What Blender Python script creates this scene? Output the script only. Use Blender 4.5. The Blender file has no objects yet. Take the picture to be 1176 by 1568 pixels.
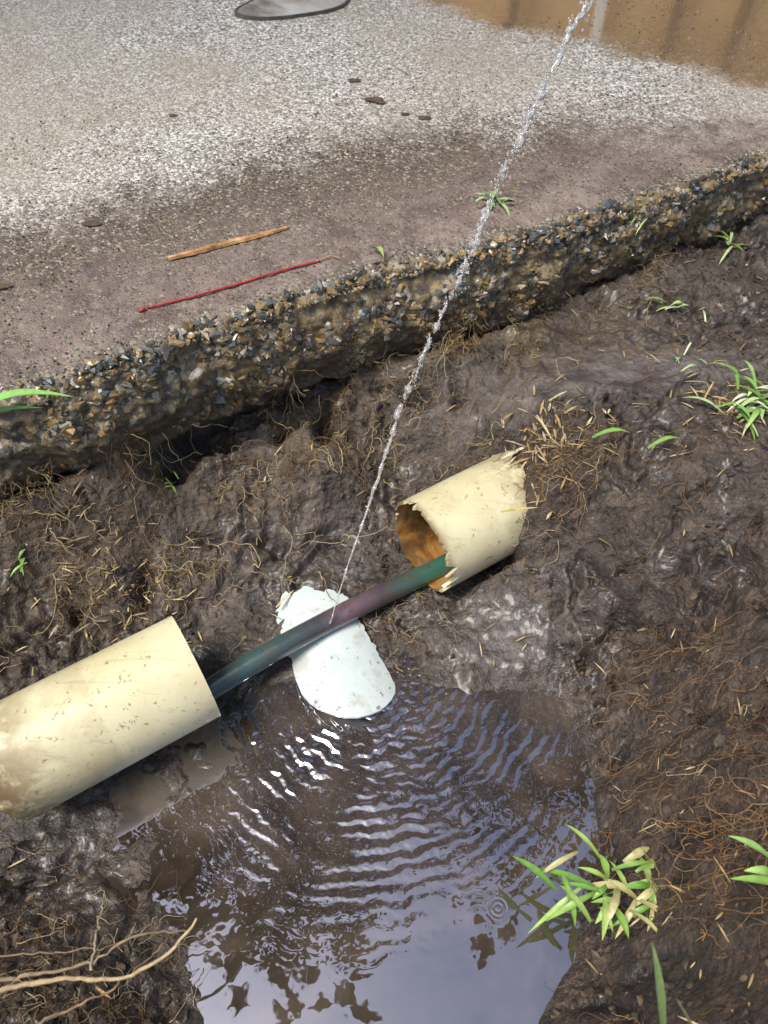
import bpy, math, random
import numpy as np
from mathutils import Vector, Matrix, noise as mn
random.seed(7); rng=np.random.default_rng(7)
scene=bpy.context.scene
COL=scene.collection

# ------------------------------------------------------------------ helpers
TAB=rng.random((256,256))
def vnoise(x,y,seed=0):
    x=np.asarray(x)+seed*17.13; y=np.asarray(y)+seed*9.71
    ix=np.floor(x).astype(int); iy=np.floor(y).astype(int)
    fx=x-ix; fy=y-iy; fx=fx*fx*(3-2*fx); fy=fy*fy*(3-2*fy)
    a=TAB[ix&255,iy&255]; b=TAB[(ix+1)&255,iy&255]; c=TAB[ix&255,(iy+1)&255]; d=TAB[(ix+1)&255,(iy+1)&255]
    return (a*(1-fx)+b*fx)*(1-fy)+(c*(1-fx)+d*fx)*fy
def fbm(x,y,scale,octv=4,seed=0,gain=.5):
    s=0;a=1;t=0
    for o in range(octv):
        c_,s_=math.cos(1.1*o+.4),math.sin(1.1*o+.4)
        s=s+a*(vnoise((x*c_-y*s_)*scale,(x*s_+y*c_)*scale,seed+o*3)-.5)*2; t+=a; a*=gain; scale*=2.03
    return s/t
def ridge(x,y,scale,octv,seed):
    s=0;a=1;t=0
    for o in range(octv):
        c_,s_=math.cos(1.3*o+.9),math.sin(1.3*o+.9)
        v=(vnoise((x*c_-y*s_)*scale,(x*s_+y*c_)*scale,seed+o*5)-.5)*2
        s=s+a*(1-np.abs(v)); t+=a; a*=.5; scale*=2.1
    return s/t
J1=rng.random((256,256)); J2=rng.random((256,256))
def worley(x,y,scale):
    x=x*scale;y=y*scale
    ix=np.floor(x).astype(int);iy=np.floor(y).astype(int)
    best=np.full(x.shape,9.);sec=np.full(x.shape,9.)
    for dx in(-1,0,1):
        for dy in(-1,0,1):
            cx=ix+dx;cy=iy+dy
            px=cx+J1[cx&255,cy&255];py=cy+J2[cx&255,cy&255]
            d=np.hypot(x-px,y-py)
            n=d<best
            sec=np.where(n,best,np.minimum(sec,d)); best=np.where(n,d,best)
    return best,sec
def sm(a,b,x):
    t=np.clip((x-a)/(b-a),0,1); return t*t*(3-2*t)

def mkmesh(name,verts,faces,mats=(),smooth=True,attrs=None,midx=None,parent=None):
    me=bpy.data.meshes.new(name)
    me.from_pydata([tuple(v) for v in verts],[],[tuple(f) for f in faces])
    me.update()
    for m in mats: me.materials.append(m)
    if smooth: me.polygons.foreach_set('use_smooth',[True]*len(me.polygons))
    if midx is not None: me.polygons.foreach_set('material_index',list(midx))
    if attrs:
        for k,v in attrs.items():
            v=np.asarray(v,dtype=np.float32)
            if v.ndim==1:
                a=me.attributes.new(k,'FLOAT','POINT'); a.data.foreach_set('value',v)
            else:
                a=me.attributes.new(k,'FLOAT_COLOR','POINT')
                a.data.foreach_set('color',np.c_[v,np.ones(len(v))].astype(np.float32).ravel())
    ob=bpy.data.objects.new(name,me); COL.objects.link(ob)
    if parent: ob.parent=parent
    return ob
def empty(name,loc=(0,0,0)):
    e=bpy.data.objects.new(name,None); e.location=loc; e.empty_display_size=.1; COL.objects.link(e); return e

class M:
    def __init__(s,name):
        s.m=bpy.data.materials.new(name); s.m.use_nodes=True; s.nt=s.m.node_tree; s.nt.nodes.clear()
        s.out=s.n('ShaderNodeOutputMaterial'); s.b=s.n('ShaderNodeBsdfPrincipled')
        s.l(s.b.outputs[0],s.out.inputs[0]); s.tc=s.n('ShaderNodeTexCoord').outputs['Object']
    def n(s,t,**kw):
        nd=s.nt.nodes.new(t)
        for k,v in kw.items(): setattr(nd,k,v)
        return nd
    def l(s,a,b): s.nt.links.new(a,b)
    def noise(s,scale,detail=4,rough=.55,dist=0,vec=None):
        nd=s.n('ShaderNodeTexNoise'); nd.inputs['Scale'].default_value=scale; nd.inputs['Detail'].default_value=detail
        nd.inputs['Roughness'].default_value=rough; nd.inputs['Distortion'].default_value=dist
        s.l(vec or s.tc,nd.inputs['Vector']); return nd.outputs[0]
    def vor(s,scale,feature='F1',rnd=1):
        nd=s.n('ShaderNodeTexVoronoi',feature=feature); nd.inputs['Scale'].default_value=scale
        nd.inputs['Randomness'].default_value=rnd; s.l(s.tc,nd.inputs['Vector']); return nd.outputs
    def ramp(s,f,stops,interp='LINEAR'):
        nd=s.n('ShaderNodeValToRGB'); e=nd.color_ramp.elements; nd.color_ramp.interpolation=interp
        while len(e)<len(stops): e.new(.5)
        for el,(p,c) in zip(e,stops):
            el.position=p; el.color=(c,c,c,1) if isinstance(c,(int,float)) else (*c,1)
        s.l(f,nd.inputs[0]); return nd.outputs[0]
    def mix(s,f,a,b,mode='MIX'):
        nd=s.n('ShaderNodeMix',data_type='RGBA',blend_type=mode)
        for k,v in((0,f),(6,a),(7,b)):
            if isinstance(v,(int,float)): nd.inputs[k].default_value=v if k==0 else (v,v,v,1)
            elif isinstance(v,tuple): nd.inputs[k].default_value=(*v,1)
            else: s.l(v,nd.inputs[k])
        return nd.outputs[2]
    def math(s,op,a,b=0.,c=None,clamp=False):
        nd=s.n('ShaderNodeMath',operation=op,use_clamp=clamp)
        for k,v in((0,a),(1,b),(2,c)):
            if v is None: continue
            if isinstance(v,(int,float)): nd.inputs[k].default_value=v
            else: s.l(v,nd.inputs[k])
        return nd.outputs[0]
    def mr(s,x,a,b,c=0.,d=1.):
        nd=s.n('ShaderNodeMapRange',interpolation_type='SMOOTHSTEP'); s.l(x,nd.inputs[0])
        for i,v in enumerate((a,b,c,d)): nd.inputs[i+1].default_value=v
        return nd.outputs[0]
    def attr(s,name,col=False):
        nd=s.n('ShaderNodeAttribute',attribute_name=name); return nd.outputs['Color' if col else 'Fac']
    def bump(s,h,strength,dist,prev=None):
        nd=s.n('ShaderNodeBump'); nd.inputs['Distance'].default_value=dist
        if isinstance(strength,(int,float)): nd.inputs['Strength'].default_value=strength
        else: s.l(strength,nd.inputs['Strength'])
        s.l(h,nd.inputs['Height'])
        if prev: s.l(prev,nd.inputs['Normal'])
        return nd.outputs[0]
    def set(s,**kw):
        names={'col':'Base Color','rough':'Roughness','metal':'Metallic','ior':'IOR','trans':'Transmission Weight','coat':'Coat Weight','coatr':'Coat Roughness','normal':'Normal','spec':'Specular IOR Level','sss':'Subsurface Weight'}
        for k,v in kw.items():
            i=s.b.inputs[names[k]]
            if isinstance(v,(int,float)): i.default_value=v
            elif isinstance(v,tuple): i.default_value=(*v,1)
            else: s.l(v,i)
        return s

# ------------------------------------------------------------------ materials
def mud_material():
    m=M('wet_mud')
    n1=m.noise(7,3,.6,.4); n2=m.noise(34,6,.70); n3=m.noise(210,3,.6); n4=m.noise(13,4,.62,.9); vd=m.vor(115)['Distance']
    grey=m.ramp(n2,[(.28,(.028,.022,.018)),(.5,(.072,.059,.049)),(.72,(.16,.135,.114))])
    brown=m.ramp(n2,[(.3,(.016,.011,.009)),(.5,(.050,.034,.025)),(.75,(.12,.080,.056))])
    clay=m.ramp(n2,[(.3,(.08,.068,.062)),(.55,(.165,.146,.138)),(.75,(.25,.225,.218))])
    yel=m.ramp(n2,[(.3,(.035,.025,.014)),(.55,(.12,.088,.052)),(.75,(.24,.185,.115))])
    t=m.math('ADD',m.attr('tone'),m.math('MULTIPLY_ADD',n1,.8,-.4),clamp=True)
    c=m.mix(t,grey,brown)
    ca=m.attr('clay')
    cl=m.math('ADD',ca,m.math('MULTIPLY_ADD',n4,.9,-.5),clamp=True); clm=m.math('MULTIPLY',cl,m.mr(ca,.02,.3))
    c=m.mix(clm,c,clay)
    yl=m.math('MULTIPLY',m.attr('sand'),m.mr(n4,.3,.62))
    c=m.mix(yl,c,yel)
    c=m.mix(m.mr(n3,.56,.70,0,.55),c,(.014,.010,.008))
    c=m.mix(m.mr(n3,.30,.40,.35,0),c,(.2,.15,.1))
    c=m.mix(m.attr('cav'),c,(.010,.008,.006))  # occlusion shade of the hollows, darkened into the mud colour
    w=m.attr('wet')
    # saturated patches: darker and smoother
    pool=m.mr(m.math('ADD',n4,m.math('MULTIPLY',w,.10)),.52,.62)
    c=m.mix(m.math('MULTIPLY',pool,.45),c,(.022,.019,.018))
    r=m.math('SUBTRACT',m.math('MULTIPLY_ADD',pool,-.24,.62),m.math('MULTIPLY',w,.10),clamp=True)
    r=m.math('ADD',r,m.mr(n3,.4,.6,-.05,.05))
    smooth=m.math('MAXIMUM',m.math('MULTIPLY',clm,.8),m.math('MULTIPLY',pool,.8))
    rgh=m.math('SUBTRACT',1.,m.math('MULTIPLY',smooth,.8))
    nb=m.bump(n2,.6,.012); nb=m.bump(vd,m.math('MULTIPLY',rgh,.5),.005,nb); nb=m.bump(n3,m.math('MULTIPLY',rgh,.8),.004,nb)
    m.set(col=c,rough=r,normal=nb,spec=.55,coat=m.math('MULTIPLY',pool,.34),coatr=.22)
    return m.m
def slab_material():
    m=M('exposed_aggregate_concrete')
    big=m.noise(2.2,4,.6); mid=m.noise(14,5,.65); mid2=m.noise(45,4,.6)
    v=m.vor(330); vc,vd=v['Color'],v['Distance']
    sep=m.n('ShaderNodeSeparateColor'); m.l(vc,sep.inputs[0]); g=sep.outputs[0]; g2=sep.outputs[1]
    dry=m.ramp(g,[(0,(.06,.052,.045)),(.16,(.20,.18,.15)),(.4,(.38,.355,.31)),(.72,(.52,.50,.47)),(.82,(.85,.84,.82)),(1,(.93,.92,.9))])  # pale grains paint bright glare and glitter into the wet slab's colour
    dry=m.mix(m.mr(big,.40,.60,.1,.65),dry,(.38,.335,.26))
    wet=m.ramp(g,[(0,(.035,.029,.025)),(.3,(.08,.066,.052)),(.65,(.15,.118,.08)),(.88,(.25,.195,.12)),(1,(.55,.51,.45))])
    wet=m.mix(m.mr(mid,.4,.62,0,.45),wet,(.125,.097,.078))
    film=m.ramp(mid,[(.32,(.12,.092,.076)),(.5,(.21,.162,.138)),(.68,(.31,.25,.215))])
    film=m.mix(m.mr(g2,.84,.95,0,.7),film,(.07,.062,.055))
    film=m.mix(m.mr(g2,.03,.10,.5,0),film,(.4,.32,.22))
    D=m.attr('dist')
    ff=m.math('ADD',D,m.math('MULTIPLY_ADD',mid,.5,-.25)); f=m.mr(ff,.08,.26,1,0)
    f=m.math('MULTIPLY',f,m.mr(mid2,.34,.52,.35,1.))
    c=m.mix(f,wet,film)
    lip=m.mr(m.math('ADD',D,m.math('MULTIPLY_ADD',mid2,.05,-.025)),.012,.04,1,0)
    lipc=m.ramp(g,[(0,(.04,.045,.045)),(.35,(.10,.12,.12)),(.6,(.22,.16,.08)),(.85,(.32,.27,.18)),(1,(.6,.57,.5))])
    c=m.mix(m.math('MULTIPLY',lip,.8),c,lipc)
    c=m.mix(m.mr(m.noise(6,5,.7,.5),.56,.68,0,.35),c,(.06,.048,.038))
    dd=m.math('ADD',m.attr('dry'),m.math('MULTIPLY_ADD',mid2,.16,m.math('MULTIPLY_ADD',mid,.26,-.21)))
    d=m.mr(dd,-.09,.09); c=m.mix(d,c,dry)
    fd=m.math('ADD',m.attr('flood'),m.math('MULTIPLY_ADD',mid,.2,-.1)); fl=m.mr(fd,-.03,.06)
    floodc=m.ramp(g,[(0,(.18,.125,.07)),(1,(.42,.31,.18))])  # warm light base paints in part of the house reflection
    c=m.mix(fl,c,floodc)
    r=m.mix(d,m.mr(mid,.35,.65,.36,.62),.5); r=m.mix(fl,r,.07)
    dry1=m.math('SUBTRACT',1.,fl)
    hb=m.math('MULTIPLY',m.mr(vd,0,.6,1,0),m.math('SUBTRACT',1.,m.math('MULTIPLY',f,.5)))
    nb=m.bump(hb,m.math('MULTIPLY',dry1,.8),.0016); nb=m.bump(mid2,m.math('MULTIPLY',dry1,.35),.006,nb)
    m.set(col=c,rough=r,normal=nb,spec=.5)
    gl=m.n('ShaderNodeBsdfGlossy'); gl.inputs['Roughness'].default_value=.05; gl.inputs['Color'].default_value=(1,.97,.92,1)
    mx=m.n('ShaderNodeMixShader'); m.l(m.math('MULTIPLY',fl,.55),mx.inputs[0]); m.l(m.b.outputs[0],mx.inputs[1]); m.l(gl.outputs[0],mx.inputs[2]); m.l(mx.outputs[0],m.out.inputs[0])
    return m.m
def slabface_material():
    m=M('broken_concrete_edge')
    n=m.noise(30,6,.7); n2=m.noise(11,4,.6); v=m.vor(150); vd=v['Distance']
    sep=m.n('ShaderNodeSeparateColor'); m.l(v['Color'],sep.inputs[0])
    a=m.ramp(n,[(.3,(.05,.034,.018)),(.5,(.18,.125,.06)),(.7,(.34,.255,.14))])
    st=m.ramp(sep.outputs[0],[(0,(.04,.045,.045)),(.3,(.11,.115,.11)),(.55,(.27,.19,.085)),(.85,(.36,.29,.17)),(1,(.6,.56,.5))])
    c=m.mix(m.mr(n2,.35,.58,.2,.75),a,st)
    # lower part is smeared with soil
    sz=m.n('ShaderNodeSeparateXYZ'); m.l(m.tc,sz.inputs[0])
    lowf=m.mr(m.math('ADD',sz.outputs[2],m.math('MULTIPLY_ADD',n2,.08,-.04)),-.09,-.055,1.,0.)
    c=m.mix(m.math('MULTIPLY',lowf,m.mr(n,.35,.55,.3,.9)),c,(.075,.052,.034))
    nb=m.bump(vd,-.8,.004); nb=m.bump(n,.9,.010,nb)
    m.set(col=c,rough=.5,normal=nb); return m.m
def water_material():
    m=M('muddy_water')
    sx=m.n('ShaderNodeSeparateXYZ'); m.l(m.tc,sx.inputs[0]); X,Y=sx.outputs[0],sx.outputs[1]
    def rad(cx,cy):
        a=m.math('SUBTRACT',X,cx); b=m.math('SUBTRACT',Y,cy)
        return m.math('SQRT',m.math('ADD',m.math('MULTIPLY',a,a),m.math('MULTIPLY',b,b)))
    r=rad(-.02,.37); nz=m.noise(9,2,.5); nz2=m.noise(46,2,.5); swirl=m.noise(9,4,.6,1.5); nz3=m.noise(80,2,.5)
    ph=m.math('ADD',m.math('MULTIPLY',r,450.),m.math('MULTIPLY_ADD',nz,14.,m.math('MULTIPLY',nz2,9.)))
    w=m.math('SINE',ph)
    amp=m.mr(r,.05,.29,1.1,.0)
    amp=m.math('MULTIPLY',amp,m.mr(m.noise(26,2,.5),.40,.58,.10,1.))
    w2=m.math('SINE',m.math('ADD',m.math('MULTIPLY',rad(.03,.40),640.),m.math('MULTIPLY',nz2,12.)))
    h=m.math('MULTIPLY',w,amp)
    h=m.math('ADD',h,m.math('MULTIPLY',w2,m.mr(r,.04,.2,.35,0.)))
    h=m.math('ADD',h,m.math('MULTIPLY',nz2,m.mr(r,.05,.30,3.2,.12)))
    h=m.math('ADD',h,m.math('MULTIPLY',nz3,m.mr(r,.05,.20,1.2,.0)))
    r2=rad(.103,.148); h2=m.math('MULTIPLY',m.math('SINE',m.math('MULTIPLY',r2,1500.)),m.mr(r2,.006,.013,.10,0))
    h=m.math('ADD',h,h2)
    nb=m.bump(h,.55,.0012)
    col=m.ramp(swirl,[(.3,(.030,.022,.016)),(.5,(.070,.052,.038)),(.7,(.125,.095,.070))])
    m.set(col=col,rough=.03,normal=nb,ior=1.4,spec=.6)
    gl=m.n('ShaderNodeBsdfGlossy'); gl.inputs['Roughness'].default_value=.015; gl.inputs['Color'].default_value=(.78,.84,1,1); m.l(nb,gl.inputs['Normal'])
    mx=m.n('ShaderNodeMixShader'); mx.inputs[0].default_value=.38; m.l(m.b.outputs[0],mx.inputs[1]); m.l(gl.outputs[0],mx.inputs[2]); m.l(mx.outputs[0],m.out.inputs[0])
    return m.m
def pvc_material():
    m=M('cream_pvc')
    n=m.noise(9,5,.6); n2=m.noise(130,4,.7); n3=m.noise(30,6,.72,.3)
    c=m.ramp(n,[(.3,(.62,.55,.32)),(.6,(.75,.70,.46))])
    c=m.mix(m.mr(n3,.53,.72,0,.42),c,(.45,.35,.19))
    c=m.mix(m.mr(n2,.60,.68,0,.75),c,(.2,.14,.075))
    # long scuffs along the barrel
    mp=m.n('ShaderNodeMapping'); mp.inputs['Rotation'].default_value=(0,0,math.radians(-32)); mp.inputs['Scale'].default_value=(6,160,60); m.l(m.tc,mp.inputs[0])
    sc=m.noise(1.,3,.6,0,mp.outputs[0]); c=m.mix(m.mr(sc,.60,.70,0,.30),c,(.40,.30,.17))
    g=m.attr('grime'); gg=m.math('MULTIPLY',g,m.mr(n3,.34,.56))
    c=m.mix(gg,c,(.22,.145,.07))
    m.set(col=c,rough=m.mr(n,.3,.7,.25,.45),normal=m.bump(n3,.12,.002),spec=.5); return m.m
def pvc_in_material():
    m=M('stained_pvc_inside')
    n=m.noise(20,5,.65,.8); n2=m.noise(45,4,.6)
    c=m.ramp(n,[(.32,(.07,.035,.014)),(.44,(.24,.105,.025)),(.56,(.42,.235,.075)),(.7,(.40,.31,.17))])
    c=m.mix(m.mr(n2,.46,.62,0,.7),c,(.075,.048,.026))
    m.set(col=c,rough=.3); return m.m
def simple(name,stops,scale=20,rough=.6,spec=.5,bump=.2,bd=.002,**kw):
    m=M(name); n=m.noise(scale,4,.6); m.set(col=m.ramp(n,stops),rough=rough,spec=spec,normal=m.bump(n,bump,bd),**kw); return m.m
def attrcol(name,rough=.6,coat=0.,dirt=.45):
    m=M(name); c=m.attr('col',True); n=m.noise(150,3,.6); c=m.mix(m.mr(n,.35,.7,0,dirt),c,(.04,.03,.02))
    m.set(col=c,rough=rough,coat=coat,coatr=.15,normal=m.bump(n,.3,.001)); return m.m

MUD=mud_material(); SLAB=slab_material(); FACE=slabface_material(); WATER=water_material(); PVC=pvc_material(); PVCI=pvc_in_material()
STONE=attrcol('aggregate_stone',.4,.3); CLOD=attrcol('soil_crumb',.6,.0)
BLADE=attrcol('grass_blade',.4,0,.25); ROOTM=attrcol('root_fibre',.7)

# ------------------------------------------------------------------ layout points (mm), mostly unprojected from image pixels at estimated heights
def pts(s): return np.array([[float(a) for a in p.split(',')] for p in s.split()])/1000
edge=pts("-370,545 -314,573 -257,607 -196,643 -111,686 -20,733 69,770 163,809 246,850 336,902 423,956 509,998")
foot=pts("-404,508 -344,544 -282,583 -215,623 -145,666 -86,711 -23,741 93,792 199,846 305,881 415,918 532,973")
footz=np.array([115]*7+[110,105,95,85,80])/-1000
NRM=np.array([-.46,.888])
ter=pts("-200,648 -249,605 -131,658 -84,658 -68,602 -145,590 -220,559 -283,494 -338,517 -381,480 -388,416 -333,419 -279,436 -213,453 -156,491 -99,527 -53,562 -6,615 10,650 -14,544 -138,434 -97,358 -145,344 -21,462 24,439 82,439 127,453 174,430 150,385 95,396 -320,289 -254,273 -246,234 -299,207 -311,167 -252,140 -219,197 -210,89 -285,95 -258,57 -181,63 -348,191 -397,377 -60,273 -120,206 7,152 75,270 136,206 -52,97 94,96 195,342 209,260 202,204 170,117 132,64 -174,314 -187,266 -206,204 -190,148 -166,102 -152,64 238,341 223,216 207,135 179,70 293,387 284,277 249,170 229,126 223,78 322,320 289,202 253,109 229,54 217,416 206,471 175,531 195,550 168,588 246,551 308,541 369,532 248,488 313,456 347,410 -23,704 26,691 42,717 89,693 133,659 113,644 74,641 168,717 241,695 321,706 386,683 219,798 306,818 387,812 479,846 456,760 456,918")
terz=np.array([155,155,158,155,168,180,190,190,160,170,200,220,220,235,225,225,220,210,200,235,243,251,253,241,240,232,228,222,236,238,240,250,250,240,235,235,245,225,200,170,235,220,200,290,280,300,280,280,290,280]+[250]*11+[200,210,210,210,150,130,140,160,130,90,80,70,50,200,170,110,90,110,70,60,50,100,80,70,140,150,120,130,130,170,190,110,100,100,80,115,110,105,100,105,100])/-1000
ext=np.array([(0,-.02,-.25),(.1,-.03,-.235),(0,-.1,-.15),(0,-.2,-.06),(-.3,-.1,-.08),(.3,-.1,-.05),(-.15,0,-.245),(-.5,.4,-.08),(-.5,.2,-.1),(-.5,0,-.06),(.45,.5,-.04),(.5,.3,-.04),(.55,.7,-.06),(.42,.1,-.04),(.62,.9,-.07),(0,.05,-.28),(-.5,.48,-.12)])
back=foot+NRM*.09
P3=np.vstack([np.c_[ter,terz],np.c_[foot,footz-.006],np.c_[back,footz-.03],ext])
def kern(r): return np.where(r>1e-9,r*r*np.log(np.maximum(r,1e-9)),0)
n=len(P3); K=kern(np.hypot(P3[:,None,0]-P3[None,:,0],P3[:,None,1]-P3[None,:,1]))+np.eye(n)*2e-5
Q=np.c_[np.ones(n),P3[:,:2]]; A=np.block([[K,Q],[Q.T,np.zeros((3,3))]])
sol=np.linalg.solve(A,np.r_[P3[:,2],0,0,0])
def edge_y(x): 
    x=np.asarray(x,float); y=np.interp(x,edge[:,0],edge[:,1])
    y=np.where(x<edge[0,0],edge[0,1]+(x-edge[0,0])*.52,y); return np.where(x>edge[-1,0],edge[-1,1]+(x-edge[-1,0])*.52,y)
PA=np.array([-.187,.353]); PD=np.array([.848,.530])
def blob(x,y,cx,cy,rx,ry=None): ry=ry or rx; return np.exp(-(((x-cx)/rx)**2+((y-cy)/ry)**2))
def clayf(x,y):
    B=lambda *a: blob(x,y,*a)
    return np.clip(.9*B(.2,.69,.16,.05)+.7*B(.33,.70,.14,.05)+.9*B(.13,.42,.07,.05)+.35*B(-.1,.49,.14,.06)+.6*B(-.13,.63,.11,.035)+.4*B(-.22,.5,.1,.06)+.35*B(.08,.68,.06,.03)+.6*B(-.09,.56,.07,.03),0,1)
def terrain_z(x,y):
    sh=x.shape; x=x.ravel(); y=y.ravel(); z=np.zeros(len(x))
    xc=np.clip(x,-.6,.7); yc=np.clip(y,-.25,1.1)
    for i in range(0,len(x),20000):
        s=slice(i,i+20000)
        z[s]=kern(np.hypot(xc[s,None]-P3[None,:,0],yc[s,None]-P3[None,:,1]))@sol[:n]+sol[n]+sol[n+1]*xc[s]+sol[n+2]*yc[s]
    z=np.clip(z,-.31,-.02)
    nd=(y-edge_y(x))*.888
    amp=sm(-.258,-.222,z); cl=clayf(x,y); rough=amp*(1-.75*cl)
    wx_=x+fbm(x,y,13,3,61)*.03; wy_=y+fbm(x,y,13,3,67)*.03
    z=z+fbm(wx_,wy_,9,3,1)*.014*amp
    # irregular shoreline
    shore=np.exp(-((z+.25)/.016)**2)
    z=z+shore*(fbm(x,y,16,3,101)*.007+fbm(x,y,55,3,107)*.0035)
    q=z*40+fbm(wx_,wy_,14,4,41,.6)*2.4; fl=np.floor(q); fr=q-fl
    terr=(fl+sm(.55,.95,fr))/40-(q/40)
    mk=sm(.50,.70,vnoise(x*10+3,y*10,21))*amp
    z=z+terr*mk*.8
    rd=ridge(wx_,wy_,18,4,51)
    z=z-sm(.72,.92,rd)*.015*rough*sm(.42,.66,vnoise(x*11,y*11,71))
    z=z+fbm(wx_,wy_,32,5,11,.65)*.0115*(.10+.90*rough)
    wb,_=worley(wx_,wy_,42); z=z+(.5-wb)*.008*rough*sm(.45,.65,vnoise(x*18,y*18,37))
    z=z+np.abs(fbm(wx_,wy_,60,3,27))*.006*rough+fbm(x,y,150,3,15,.6)*.0026*(.15+.85*rough)
    B=lambda *a: blob(x,y,*a)
    z=z-.055*B(-.075,.672,.010,.030)-.03*B(-.05,.655,.02,.012)-.03*B(.05,.705,.022,.014)-.02*B(.09,.70,.012,.02)-.035*B(-.27,.47,.012,.03)-.025*B(-.34,.44,.015,.02)-.022*B(-.13,.53,.018,.012)-.02*B(-.21,.535,.02,.01)
    z=z+.012*B(-.08,.60,.05,.02)+.012*B(.07,.725,.05,.012)
    # soil washed out from beneath the slab: a real hollow under the concrete
    cave=np.exp(-(np.maximum(0,np.abs(nd-.012)-.022)/.014)**2)*sm(-.29,-.23,x)*sm(-.03,-.075,x)
    cave2=np.exp(-(np.maximum(0,np.abs(nd-.018)-.015)/.012)**2)*(.6*sm(.0,.05,x)*sm(.22,.12,x)+.6*sm(-.5,-.4,x)*sm(-.29,-.34,x))
    z=z-.040*np.clip(cave+cave2,0,1)*(.6+.8*vnoise(x*25,y*25,83))
    rel=np.c_[x,y]-PA; t=rel@PD; q=np.abs(rel@np.array([-PD[1],PD[0]]))
    on=((t<.01)&(t>-.25))|((t>.255)&(t<.36))
    lim=np.where(on&(q<.085),-.226-.012*(q<.05)+np.maximum(0,q-.05)*2.2,9)
    z=np.where(on,np.minimum(z,lim),z)
    far=np.maximum.reduce([-.6-x,x-.7,-.25-y,y-1.1,np.zeros_like(x)])
    k=sm(0,.35,far); z=z*(1-k)+(-.03)*k
    under=sm(.03,.10,nd)*sm(14.2,13.6,nd); z=z*(1-under)+np.minimum(z,-.15)*under
    return z.reshape(sh)
h=.0024
xd=np.arange(-.56,.66,h); yd=np.arange(-.16,1.06,h)
def stretch(a,lo,hi):
    L=[];p=a[0];st=.01
    while p>lo: p-=st; L.append(p); st*=1.22
    R=[];p=a[-1];st=.01
    while p<hi: p+=st; R.append(p); st*=1.22
    return np.r_[L[::-1],a,R]
xs=stretch(xd,-150,150); ys=stretch(yd,-150,150)
X,Y=np.meshgrid(xs,ys); Z=terrain_z(X,Y)
i0=int(np.searchsorted(xs,xd[0]-1e-9)); j0=int(np.searchsorted(ys,yd[0]-1e-9)); ZD=Z[j0:j0+len(yd),i0:i0+len(xd)]
def blur(a,k):
    for _ in range(2):
        for ax_ in(0,1):
            p=np.pad(a,[(k,k) if i==ax_ else (0,0) for i in(0,1)],mode='edge')
            a=sum(np.take(p,range(i,i+a.shape[ax_]),ax_) for i in range(2*k+1))/(2*k+1)
    return a
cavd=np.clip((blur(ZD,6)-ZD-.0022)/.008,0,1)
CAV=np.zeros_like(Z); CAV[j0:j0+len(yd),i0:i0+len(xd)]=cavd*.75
def hz(x,y):
    a=min(max((x-xd[0])/h,0),len(xd)-2.01); b=min(max((y-yd[0])/h,0),len(yd)-2.01)
    i=int(a);j=int(b);fa=a-i;fb=b-j
    return float((ZD[j,i]*(1-fa)+ZD[j,i+1]*fa)*(1-fb)+(ZD[j+1,i]*(1-fa)+ZD[j+1,i+1]*fa)*fb)
ny,nx=X.shape; idx=np.arange(nx*ny).reshape(ny,nx)
F=np.stack([idx[:-1,:-1],idx[:-1,1:],idx[1:,1:],idx[1:,:-1]],-1).reshape(-1,4)
x=X.ravel();y=Y.ravel();z=Z.ravel(); nd=(y-edge_y(x))*.888
B=lambda *a: blob(x,y,*a)
tone=np.clip(.25+sm(-.23,-.12,z)*.45*sm(.1,.28,x)*sm(.6,.4,y)+1.0*B(.27,.05,.14,.14)+.5*B(.2,.56,.07,.05)+.3*B(-.3,.05,.2,.1)+.3*B(.3,.25,.15,.15),0,1)
sand=np.clip(sm(-.20,-.01,nd)*sm(.12,.0,nd)*sm(.5,.2,x)*1.0+.4*B(-.35,.5,.12,.1),0,1)
wet=np.clip(sm(-.19,-.245,z)+.9*B(.42,.83,.12,.06)+.6*B(.12,.44,.08,.05)+.7*B(.05,.62,.08,.05)+.3*B(.25,.4,.12,.12)+.5*B(-.26,.15,.12,.1),0,1)
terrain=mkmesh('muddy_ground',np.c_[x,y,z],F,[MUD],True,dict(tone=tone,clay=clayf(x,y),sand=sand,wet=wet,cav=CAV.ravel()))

# ------------------------------------------------------------------ concrete path slab
cx=stretch(np.arange(-.56,.70,.003),-14,14)
prof=[];top=[];p=.012;st=.003
while p<13: top.append(p); st=min(st*1.02 if p<2 else st*1.3,1.5 if p>2 else .02); p+=st
top=top[::-1]
for p in top: prof.append((p,0,0))
for a in range(1,8):
    an=a/8*math.pi/2; prof.append((.012-.012*math.sin(an),-.012+.012*math.cos(an),1))
for zz in np.arange(-.012,-.126,-.003): prof.append((0,zz,2))
prof.append((.06,-.128,3)); prof.append((.3,-.13,3))
prof=np.array(prof); ey=edge_y(cx)
CX=cx[None,:]+NRM[0]*prof[:,0:1]; CY=ey[None,:]+NRM[1]*prof[:,0:1]; CZ=np.repeat(prof[:,1:2],len(cx),1)
S=np.repeat(cx[None,:],len(prof),0); T=CZ.copy()-prof[:,0:1]
kind=np.repeat(prof[:,2:3],len(cx),1)
near=np.exp(-np.maximum(prof[:,0:1]-.012,0)/.02)*(kind<3)
def outf(S,T,Zf):
    S=np.asarray(S,float);T=np.asarray(T,float);Zf=np.asarray(Zf,float)
    o=fbm(S,T,12,4,3)*.022+fbm(S,T,60,3,9)*.009
    return o+.008*sm(-.01,-.05,Zf)-.010*sm(-.07,-.125,Zf)
out=outf(S,T,CZ); bb,ss=worley(S,T,110); out=out+(.45-bb)*.007
CX-=NRM[0]*out*near; CY-=NRM[1]*out*near
CZ=CZ-near*(kind<2)*np.abs(fbm(S,T,35,3,13))*.014
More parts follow.
